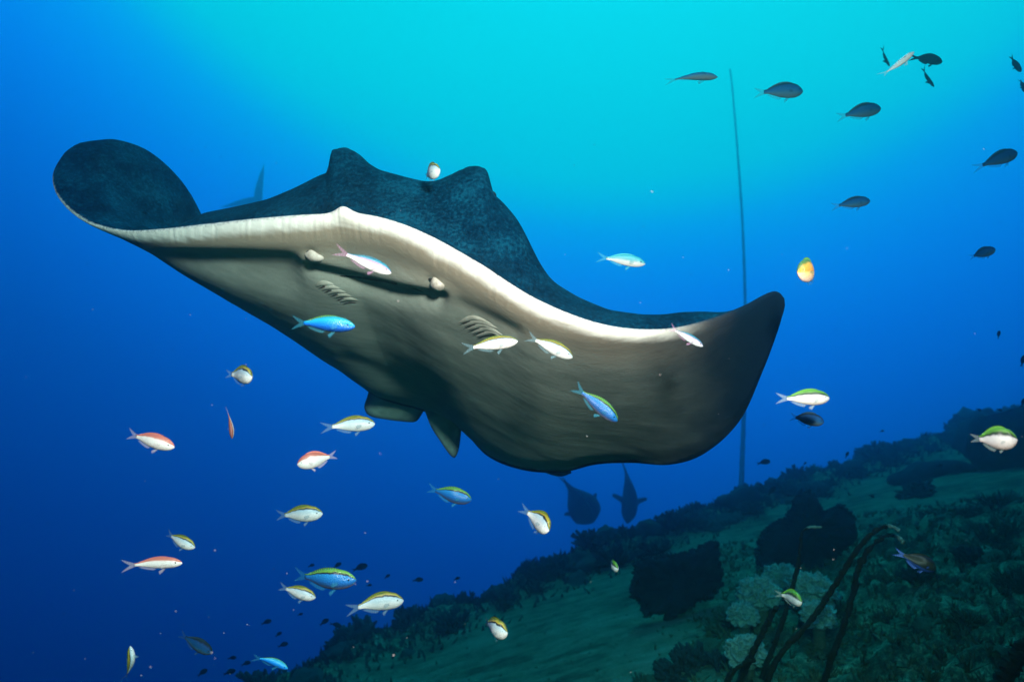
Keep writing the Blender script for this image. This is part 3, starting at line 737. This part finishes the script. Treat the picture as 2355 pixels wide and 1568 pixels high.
FM['blue'] = (fish_skin('blue_skin', [(0, (.20, .14, .12)), (.2, (.02, .08, .25)), (.45, (.008, .14, .46)), (.80, (.015, .22, .52)), (.83, (.006, .01, .02)), (.88, (.01, .02, .01)), (.91, (.14, .32, .03)), (1, (.10, .30, .06))], speck=.15),
              fin_mat('blue_back_fin', (.02, .10, .06), (.10, .24, .04)), fin_mat('blue_fin', (.02, .20, .32), (.04, .32, .46), .16))
FM['azure'] = (fish_skin('azure_skin', [(0, (.005, .03, .12)), (.22, (.005, .10, .50)), (.55, (.005, .26, .85)), (.8, (.01, .42, .85)), (1, (.02, .26, .20))], speck=.12), FM['blue'][1], FM['blue'][2])
FM['slate'] = (fish_skin('slate_skin', [(0, (.10, .09, .09)), (.25, (.05, .11, .17)), (.5, (.005, .08, .22)), (.8, (.004, .055, .18)), (.9, (.003, .008, .02)), (1, (.006, .03, .03))], spec=.12, rough=.6),
               fin_mat('slate_fin', (.01, .025, .045), (.03, .06, .09)), fin_mat('slate_clear_fin', (.02, .06, .10), (.05, .12, .16), .16))
FM['pink'] = (fish_skin('pink_back_skin', [(0, (.86, .72, .66)), (.5, (.88, .84, .80)), (.72, (.86, .78, .72)), (.81, (.55, .16, .10)), (1, (.50, .14, .10))]),
              fin_mat('pink_fin', (.42, .10, .08), (.58, .22, .16)), fin_mat('pink_clear_fin', (.60, .50, .48), (.72, .62, .60), .16))
FM['teal'] = (fish_skin('teal_skin', [(0, (.70, .64, .60)), (.35, (.55, .52, .50)), (.6, (.10, .36, .42)), (.85, (.04, .40, .46)), (1, (.02, .24, .30))]),
              fin_mat('teal_fin', (.02, .30, .34), (.05, .44, .46)), fin_mat('teal_clear_fin', (.03, .34, .38), (.10, .48, .50), .16))
FM['lilac'] = (fish_skin('lilac_skin', [(0, (.90, .86, .84)), (.55, (.86, .80, .84)), (.72, (.50, .24, .36)), (.84, (.05, .26, .36)), (1, (.01, .10, .16))]), FM['blue'][2], fin_mat('lilac_fin', (.40, .16, .30), (.55, .34, .55), .16))
FM['dusky'] = (fish_skin('dusky_skin', [(0, (.02, .07, .32)), (.16, (.02, .06, .26)), (.26, (.012, .02, .012)), (.7, (.02, .026, .008)), (1, (.012, .012, .006))]),
               fin_mat('dusky_fin', (.01, .015, .01), (.02, .03, .015)), fin_mat('dusky_blue_fin', (.02, .06, .16), (.04, .10, .40)))
FM['orange'] = (fish_skin('orange_face_skin', [(0, (.80, .55, .48)), (.42, (.78, .52, .16)), (.5, (.70, .30, .03)), (.78, (.62, .34, .03)), (.88, (.08, .16, .02)), (1, (.06, .16, .04))]), FM['green'][1], fin_mat('olive_fin', (.02, .10, .06), (.06, .18, .08), .16))
FM['dark'] = (mottled('dark_fish', (.002, .010, .024), (.006, .022, .045), 12, .8, .2, .01, .05),) * 3
FISH_EYE = NT('fish_eye'); FISH_EYE.base((.012, .012, .014)); FISH_EYE.rough(.12, .6); FISH_EYE = FISH_EYE.m
PS = np.array([0, .03, .08, .18, .36, .55, .72, .88, 1.0])
PH = np.array([.06, .32, .56, .84, 1.0, .93, .68, .36, .26])
PW = np.array([.02, .26, .55, .92, 1.0, .86, .50, .18, .10])
def sheet(base, tip, th=.004, n=3):
    """thin fin between a root polyline and a free edge polyline"""
    V, Fc = [], []; k = len(base)
    for side in (1, -1):
        for r in range(n + 1):
            for b, t in zip(base, tip):
                p = Vector(b).lerp(Vector(t), r / n); V.append(p + Vector((0, side * th * (1 - r / n) + side * .0008, 0)))
    o2 = (n + 1) * k
    for s, o in ((0, 0), (1, o2)):
        for r in range(n):
            for i in range(k - 1):
                f = (o + r*k + i, o + r*k + i + 1, o + (r+1)*k + i + 1, o + (r+1)*k + i); Fc.append(f if s else f[::-1])
    rim = [r*k for r in range(n + 1)] + [n*k + i for i in range(1, k)] + [r*k + k - 1 for r in range(n - 1, -1, -1)]
    for a, b in zip(rim, rim[1:]): Fc.append((a, b, o2 + b, o2 + a))
    return V, Fc
FISHM = {}
def fish_meshes(kind, deep, wide, bend, fork, simple, tail=1):
    key = (kind, deep, wide, bend, fork, simple, tail)
    if key in FISHM: return FISHM[key]
    body_m, fin_m, clear_m = FM[kind]
    def bendf(v):
        v = Vector(v); t = max(0, .28 - v.x); v.y += bend * t * t; return v
    ns, na = (26, 18) if not simple else (14, 10)
    S = np.linspace(0, 1, ns) ** 1.15
    hh = catmull(PS, PH, S)[:, 0] * deep; ww = catmull(PS, PW, S)[:, 0] * wide
    X = lambda s: .5 - .8 * s
    V, hz = [], []
    for s, h, w in zip(S, hh, ww):
        for k in range(na):
            a = 2 * math.pi * k / na
            ca, sa = math.cos(a), math.sin(a)
            V.append(bendf((X(s), w * ca * (1 - .25 * abs(sa) ** 3), h * sa * (1.0 if sa > 0 else .92) + .012 * math.sin(s * 3)))); hz.append(sa)
    Fc = [(i*na + k, (i+1)*na + k, (i+1)*na + (k+1) % na, i*na + (k+1) % na) for i in range(ns - 1) for k in range(na)]
    Fc += [tuple(range(na)), tuple(range((ns-1)*na, ns*na))[::-1]]
    out = [('body', mesh_np('fish_body', V, Fc, body_m, {'hz': hz}))]
    hat = lambda s: float(catmull(PS, PH, np.array([s]))[0, 0]) * deep
    wat = lambda s: float(catmull(PS, PW, np.array([s]))[0, 0]) * wide
    # tail fin, forked
    hp = hat(.97) * .9; n = 9
    base = [(-.285, 0, hp * (1 - 2 * i / (n - 1))) for i in range(n)]
    tip = []
    for i in range(n):
        a = 1 - 2 * i / (n - 1); tip.append((-.36 - .14 * abs(a) ** (.7 + fork), 0, tail * .115 * a * (.35 + .65 * abs(a))))
    def add(name, VF, mat): out.append((name, mesh_np('fish_' + name, [bendf(v) for v in VF[0]], VF[1], mat)))
    add('tail_fin', sheet(base, tip), clear_m)
    ss = np.linspace(.24, .86, 9)
    add('dorsal_fin', sheet([(X(s), 0, hat(s) * .93) for s in ss], [(X(s) - .05, 0, hat(s) + deep * .20 * math.sin(math.pi * min(1, .25 + (s - .24) / .75)) ** .7) for s in ss]), fin_m)
    if simple: FISHM[key] = out; return out
    ss = np.linspace(.55, .86, 6)
    add('anal_fin', sheet([(X(s), 0, -hat(s) * .85) for s in ss], [(X(s) - .05, 0, -hat(s) * .92 - deep * .20 * math.sin(math.pi * min(1, .35 + (s - .55) / .5)) ** .7) for s in ss]), clear_m)
    for sd in (1, -1):
        w = wat(.30) * .92
        VF = sheet([(.26, 0, .012), (.255, 0, -.01), (.25, 0, -.03)], [(.17, 0, .02), (.14, 0, -.025), (.17, 0, -.055)], .0015)
        add('pectoral_fin', ([Quaternion((0, 0, 1), -sd * .5) @ (Vector(v) - Vector((.26, 0, 0))) + Vector((.26, sd * w, -.01)) for v in VF[0]], VF[1]), clear_m)
        VF = sheet([(.21, 0, 0), (.17, 0, 0)], [(.13, 0, -.10), (.10, 0, -.045)], .003)
        add('pelvic_fin', ([Quaternion((1, 0, 0), sd * .35) @ Vector(v) + Vector((0, sd * .01, -hat(.33) * .84)) for v in VF[0]], VF[1]), clear_m)
        ey = X(.13); add('eye', ball((ey, sd * wat(.13) * .84, hat(.13) * .22), .017, 10, (1, .6, 1)), FISH_EYE)
    FISHM[key] = out; return out
rnb = random.Random(17)
def fish(name, kind, px, py, length, ang, d, label, group, cat='fish', yaw=0, roll=0, face=1, L=None, deep=.16, wide=None, bend=0, fork=.5, simple=False, tail=1):
    """length: apparent length in photo pixels (side on) or None with L given in metres; ang: heading in the picture plane; yaw: head turned to the viewer"""
    if L is None: L = length * d / F_PX / max(.35, math.cos(R(yaw)))
    root = empty(name, at(px, py, d)); root.scale = (L, L, L)
    m3 = Quaternion((0, -1, 0), R(ang)).to_matrix() @ Quaternion((0, 0, 1), R(-yaw if face > 0 else 180 + yaw)).to_matrix() @ Quaternion((1, 0, 0), R(roll)).to_matrix()
    root.rotation_euler = m3.to_euler(); tag(root, label, cat, group)
    if not bend and not simple: bend = rnb.choice((-.45, -.2, .25, .5))
    for nm, me in fish_meshes(kind, deep, wide if wide else deep * .5, bend, fork, simple, tail): obj(nm, me, root)
    return root
G1, G2, G3, G4 = 'gold-backed damselfish around the ray', 'blue damselfish around the ray', 'pink-backed wrasses in the blue water', 'slate-grey chromis in the bright water'
D = 'damselfish'
fish(D, 'gold', 988, 398, None, 6, 1.72, 'short gold-backed damselfish hovering over the saddle between the ray\'s eyes', G1, yaw=36, L=.070, deep=.30, wide=.13)
fish(D, 'slate', 1590, 176, 120, -2, 2.3, 'slender slate-grey fish with a pinkish belly, seen beside the top of the mooring line', G4, deep=.09, wide=.075, roll=-35)
fish(D, 'slate', 1792, 210, 108, -1, 2.4, 'plump slate-blue chromis swimming level, next beyond the mooring line', G4, deep=.17)
fish(D, 'slate', 1977, 258, 98, 10, 2.5, 'slate chromis below the crossing group of fish, nose slightly up', G4, deep=.17)
fish('wrasse', 'pink', 2063, 152, 100, 40, 2.0, 'slender white-bellied fish steeply climbing across a dark blue one', 'fish crossing in the bright water', deep=.085, wide=.07, roll=-50)
fish(D, 'dark', 2131, 136, 72, -12, 2.7, 'dark blue fish just behind the head of the climbing pale one', 'fish crossing in the bright water', deep=.17)
fish('slim_fish', 'dark', 2033, 133, 48, -60, 3.4, 'thin dark fish like a splinter above the climbing pale one\'s tail', 'fish crossing in the bright water', deep=.07, wide=.06)
fish('slim_fish', 'dark', 2130, 180, 54, -50, 3.3, 'thin dark fish like a splinter, diving below the dark blue one', 'fish crossing in the bright water', deep=.08, wide=.06)
fish(D, 'dark', 2333, 148, 46, -52, 3.0, 'small dark fish diving alone on the bright water\'s fading side', G4, deep=.16)
fish(D, 'dark', 2353, 196, 34, -80, 3.2, 'dark fish half hidden just below the lone diving one', G4, deep=.2)
fish(D, 'slate', 2296, 367, 92, 20, 2.4, 'dark slate chromis with its nose tilted well up, apart from the others', G4, deep=.18)
fish(D, 'slate', 1958, 468, 86, 8, 2.5, 'greenish slate chromis between the mooring line and the tilted chromis', G4, deep=.15)
fish(D, 'teal', 1428, 598, 112, -9, 1.75, 'teal-backed silver fish in the open blue between the ray\'s head and the mooring line', G2, deep=.125)
fish(D, 'orange', 1868, 624, None, 6, 1.5, 'stout orange-faced damselfish turning towards the viewer above the pointed wing tip', G1, yaw=28, face=-1, L=.098, deep=.27, wide=.12, bend=-.6)
fish(D, 'slate', 2257, 584, 42, 25, 2.6, 'tiny dark damselfish with a light flank, above the lone speck of a fish', G4, deep=.22, yaw=40)
fish(D, 'dark', 2296, 770, 20, 80, 3.6, 'speck of a dark fish hanging upright in empty blue water', 'specks of fish in open water', simple=True, deep=.2)
fish(D, 'dark', 2352, 830, 30, 70, 3.2, 'dark fish nose-up in the blue above the boulder, larger of two specks', 'specks of fish in open water', simple=True, deep=.2)
fish(D, 'dark', 2352, 926, 22, 70, 3.6, 'dark fish in the blue above the boulder, smaller of two specks', 'specks of fish in open water', simple=True, deep=.2)
fish(D, 'lilac', 1576, 774, 92, -29, 1.52, 'slim white-bellied blue fish against the pointed wing\'s front edge', G2, deep=.105)
fish(D, 'gold', 1127, 793, 128, 8, 1.5, 'bright white gold-backed damselfish under the gill slits, nose to another\'s tail', G1, deep=.125)
fish(D, 'gold', 1263, 797, 118, -25, 1.5, 'bright white gold-backed damselfish heading down, its tail at the other\'s nose', G1, deep=.14)
fish(D, 'azure', 740, 746, 152, -4, 1.35, 'brilliant azure fish against the pale belly below the smaller gill set', G2, deep=.125, bend=.2)
fish(D, 'lilac', 840, 604, 128, -22, 1.48, 'white and lilac fish with a curved tail in front of the ray\'s mouth', G2, deep=.12, bend=-.7)
fish(D, 'blue', 1368, 927, 132, -39, 1.5, 'blue fish with a brownish belly diving across the rear of the belly', G2, deep=.135)
fish(D, 'gold', 553, 863, 72, -4, 1.55, 'short stout white damselfish with a gold back below the trailing wing edge', G1, deep=.24, yaw=35)
fish('wrasse', 'pink', 531, 971, 76, -86, 1.7, 'thin pinkish fish hanging head-down under the stout white damselfish', G3, deep=.12, wide=.07, roll=75)
fish('wrasse', 'pink', 342, 1013, 122, -14, 1.5, 'white wrasse with red back and tail in open water, facing the ray\'s side', G3, deep=.145)
fish(D, 'gold', 803, 977, 118, 3, 1.6, 'silvery damselfish with a green-gold back touching the pelvic fin', G1, deep=.155)
fish('wrasse', 'pink', 732, 1057, 86, 10, 1.6, 'small pink-backed white wrasse heading the opposite way below the silvery damselfish', G3, face=-1, deep=.2, yaw=25)
fish(D, 'gold', 685, 1184, 114, 4, 1.65, 'greyish damselfish with a gold back swimming level above the blue pair', G1, deep=.17)
fish(D, 'blue', 1031, 1138, 108, -12, 1.7, 'blue damselfish with a yellow-green stripe below the ray\'s rear edge', G2, deep=.17)
fish(D, 'gold', 1238, 1196, None, -28, 1.6, 'gold-backed damselfish turned head-on with its tail up behind, near the big dim fish', G1, yaw=62, L=.105, deep=.22)
fish(D, 'gold', 410, 1244, 82, -20, 1.6, 'small bright white gold-backed damselfish just above the long pink wrasse', G1, deep=.18)
fish('wrasse', 'pink', 353, 1295, 132, 1, 1.5, 'long slender pink and white wrasse swimming level', G3, deep=.105)
fish(D, 'blue', 740, 1334, 158, 0, 1.45, 'large blue damselfish with a yellow back overlapping a pale one below it', G2, deep=.155)
fish(D, 'gold', 681, 1362, 92, -14, 1.42, 'pale pinkish damselfish tucked under the large blue one\'s tail', G1, deep=.17)
fish(D, 'gold', 865, 1385, 126, 5, 1.55, 'blue-grey damselfish with a bright gold back just off the reef\'s lower end', G1, deep=.17)
fish(D, 'gold', 1132, 1444, 70, 2, 1.6, 'round white damselfish with a gold cap in front of the bare sand', G1, deep=.27, yaw=38)
fish(D, 'slate', 447, 1480, 92, -26, 1.8, 'dim teal-grey damselfish heading down in the deep blue', G2, deep=.17)
fish(D, 'gold', 306, 1526, 84, 100, 1.5, 'gold fish swimming straight up with its tail curling under', G1, deep=.11, wide=.10, bend=1.1, roll=60)
fish(D, 'azure', 624, 1519, 84, -26, 1.6, 'small azure fish diving along the reef\'s lower end', G2, deep=.12)
fish(D, 'green', 1408, 1300, None, 5, 2.0, 'tiny green-backed damselfish head-on in front of the coral crest', G1, yaw=70, L=.065, deep=.26)
fish(D, 'green', 1819, 1372, None, 4, 1.9, 'green-capped pink-bellied damselfish head-on in front of the leather corals', G1, yaw=74, L=.085, deep=.26)
fish(D, 'dusky', 2110, 1291, 90, -22, 1.9, 'nearly black damselfish with blue belly and tail beside the sea whips', G2, deep=.2)
fish(D, 'green', 1848, 916, 118, 1, 1.45, 'white damselfish with a deep green back directly above a dark blue one', G1, deep=.16)
fish(D, 'slate', 1850, 963, 90, -10, 1.6, 'dark blue damselfish directly below the white green-backed one', G2, deep=.17)
fish(D, 'green', 2283, 1011, 74, 6, 1.25, 'plump white damselfish with a bright green back in front of the boulder', G1, deep=.30, yaw=35)
# big dim fish far behind the ray
fish('grouper', 'dark', 1329, 1143, 135, -62, 12.5, 'big broad dim fish heading down away, just below the ray\'s rear edge', 'large dim fish beyond the ray', deep=.28, wide=.27, roll=70)
fish('cobia', 'dark', 1452, 1122, 165, -97, 13.0, 'long shark-like dim fish heading down with its side fins spread', 'large dim fish beyond the ray', deep=.12, wide=.11, roll=88)
fish('shark', 'dark', 652, 522, 270, -45, 24.5, 'faint shark far behind the ray, only its tall forked tail showing', 'large dim fish beyond the ray', deep=.085, wide=.08, tail=2.3, bend=.01)
rnf = random.Random(5)
for (px, py, l) in ((2250, 942, 12), (2297, 942, 12), (2027, 991, 9), (1947, 1046, 14), (1850, 1066, 9), (1755, 1063, 26), (1774, 1129, 22), (2160, 1070, 14), (2003, 1140, 12)):
    fish('small_fish', 'dark', px, py, l * 1.25, rnf.choice((10, 50, -20, 65)), 5.5 if l > 10 else 6.5, 'tiny dark fish hovering above the upper sand and crest', 'tiny dark fish over the reef', simple=True, deep=.2)
for (px, py, l) in ((775, 1300, 20), (827, 1305, 32), (890, 1325, 14), (960, 1333, 22), (1050, 1330, 14), (848, 1345, 12), (612, 1430, 22), (745, 1430, 22), (771, 1436, 24), (650, 1482, 22), (640, 1458, 16),
                    (565, 1525, 20), (533, 1512, 18), (527, 1545, 26), (465, 1546, 24), (690, 1412, 12), (715, 1300, 14)):
    fish('small_fish', 'dark', px, py, l * 1.2, rnf.choice((8, 20, -14, 35)), 4.6, 'tiny dark fish of the school off the reef\'s lower end', 'tiny dark fish off the lower reef', simple=True, deep=.2)
# long side fins of the big fish, so that they read from below
for o in [o for o in COL.objects if o.name.startswith(('grouper', 'cobia'))]:
    cob = o.name.startswith('cobia')
    for c in [c for c in o.children if c.name.startswith('pectoral_fin')]: c.scale = (1, 1, 1)
    for sd in (1, -1):
        VF = sheet([(.24, 0, 0), (.20, 0, 0), (.15, 0, 0)], [(.16, 0, -.17), (.13, 0, -.185), (.11, 0, -.15)], .004)
        w = .07 if cob else .17
        V = [Quaternion((1, 0, 0), sd * R(80)) @ Vector(v) + Vector((0, sd * w, -.02)) for v in VF[0]]
        obj('pectoral_fin', mesh_np('big_pectoral', V, VF[1], FM['dark'][0]), o)

# ------------------------------------------------------------------ drifting particles lit by the strobe
mbx = MB(); rn = random.Random(21)
tet = [(1, 1, 1), (1, -1, -1), (-1, 1, -1), (-1, -1, 1)]
for i in range(170):
    d = rn.uniform(.9, 3.0); px, py = (rn.uniform(0, 2354), rn.uniform(300, 1568)) if i % 3 else (rn.gauss(560, 260), rn.gauss(1400, 120))
    p = at(px, py, d); s = rn.uniform(.0004, .0010) * (1.5 if rn.random() < .06 else 1)
    V, Fc = ball(p, s, 6, (1.4, 1, .8)); mbx.add(V, Fc)
SNOW = mottled('drifting_particles', (.16, .19, .20), (.32, .34, .34), 40, .8, 0, .01, .1)
ms = obj('marine_snow', mbx.mesh('marine_snow', SNOW)); tag(ms, 'pale drifting specks suspended in the water', 'particles', kind='stuff')

# ------------------------------------------------------------------ the water itself, as haze
bm = bmesh.new(); bmesh.ops.create_cube(bm, size=1)
me = bpy.data.meshes.new('haze'); 
lo, hi = Vector((-26, -10, -15.5)), Vector((26, 27, 8.5))
for v in bm.verts: v.co = Vector([(lo[k] if v.co[k] < 0 else hi[k]) for k in range(3)])
bm.to_mesh(me); bm.free()
hz = obj('haze', me); tag(hz, 'clear blue sea water fading distant things', 'water', kind='stuff')
hm = bpy.data.materials.new('sea_water_haze'); hm.use_nodes = True; t = hm.node_tree; t.nodes.clear()
pv = t.nodes.new('ShaderNodeVolumePrincipled'); pv.inputs['Color'].default_value = (.25, .80, .90, 1)
pv.inputs['Density'].default_value = .04; pv.inputs['Anisotropy'].default_value = .93
va = t.nodes.new('ShaderNodeVolumeAbsorption'); va.inputs['Color'].default_value = (0, 1, 1, 1); va.inputs['Density'].default_value = .28   # sea water swallows red
ad = t.nodes.new('ShaderNodeAddShader'); t.links.new(pv.outputs[0], ad.inputs[0]); t.links.new(va.outputs[0], ad.inputs[1])
ou = t.nodes.new('ShaderNodeOutputMaterial'); t.links.new(ad.outputs[0], ou.inputs['Volume'])
me.materials.append(hm)
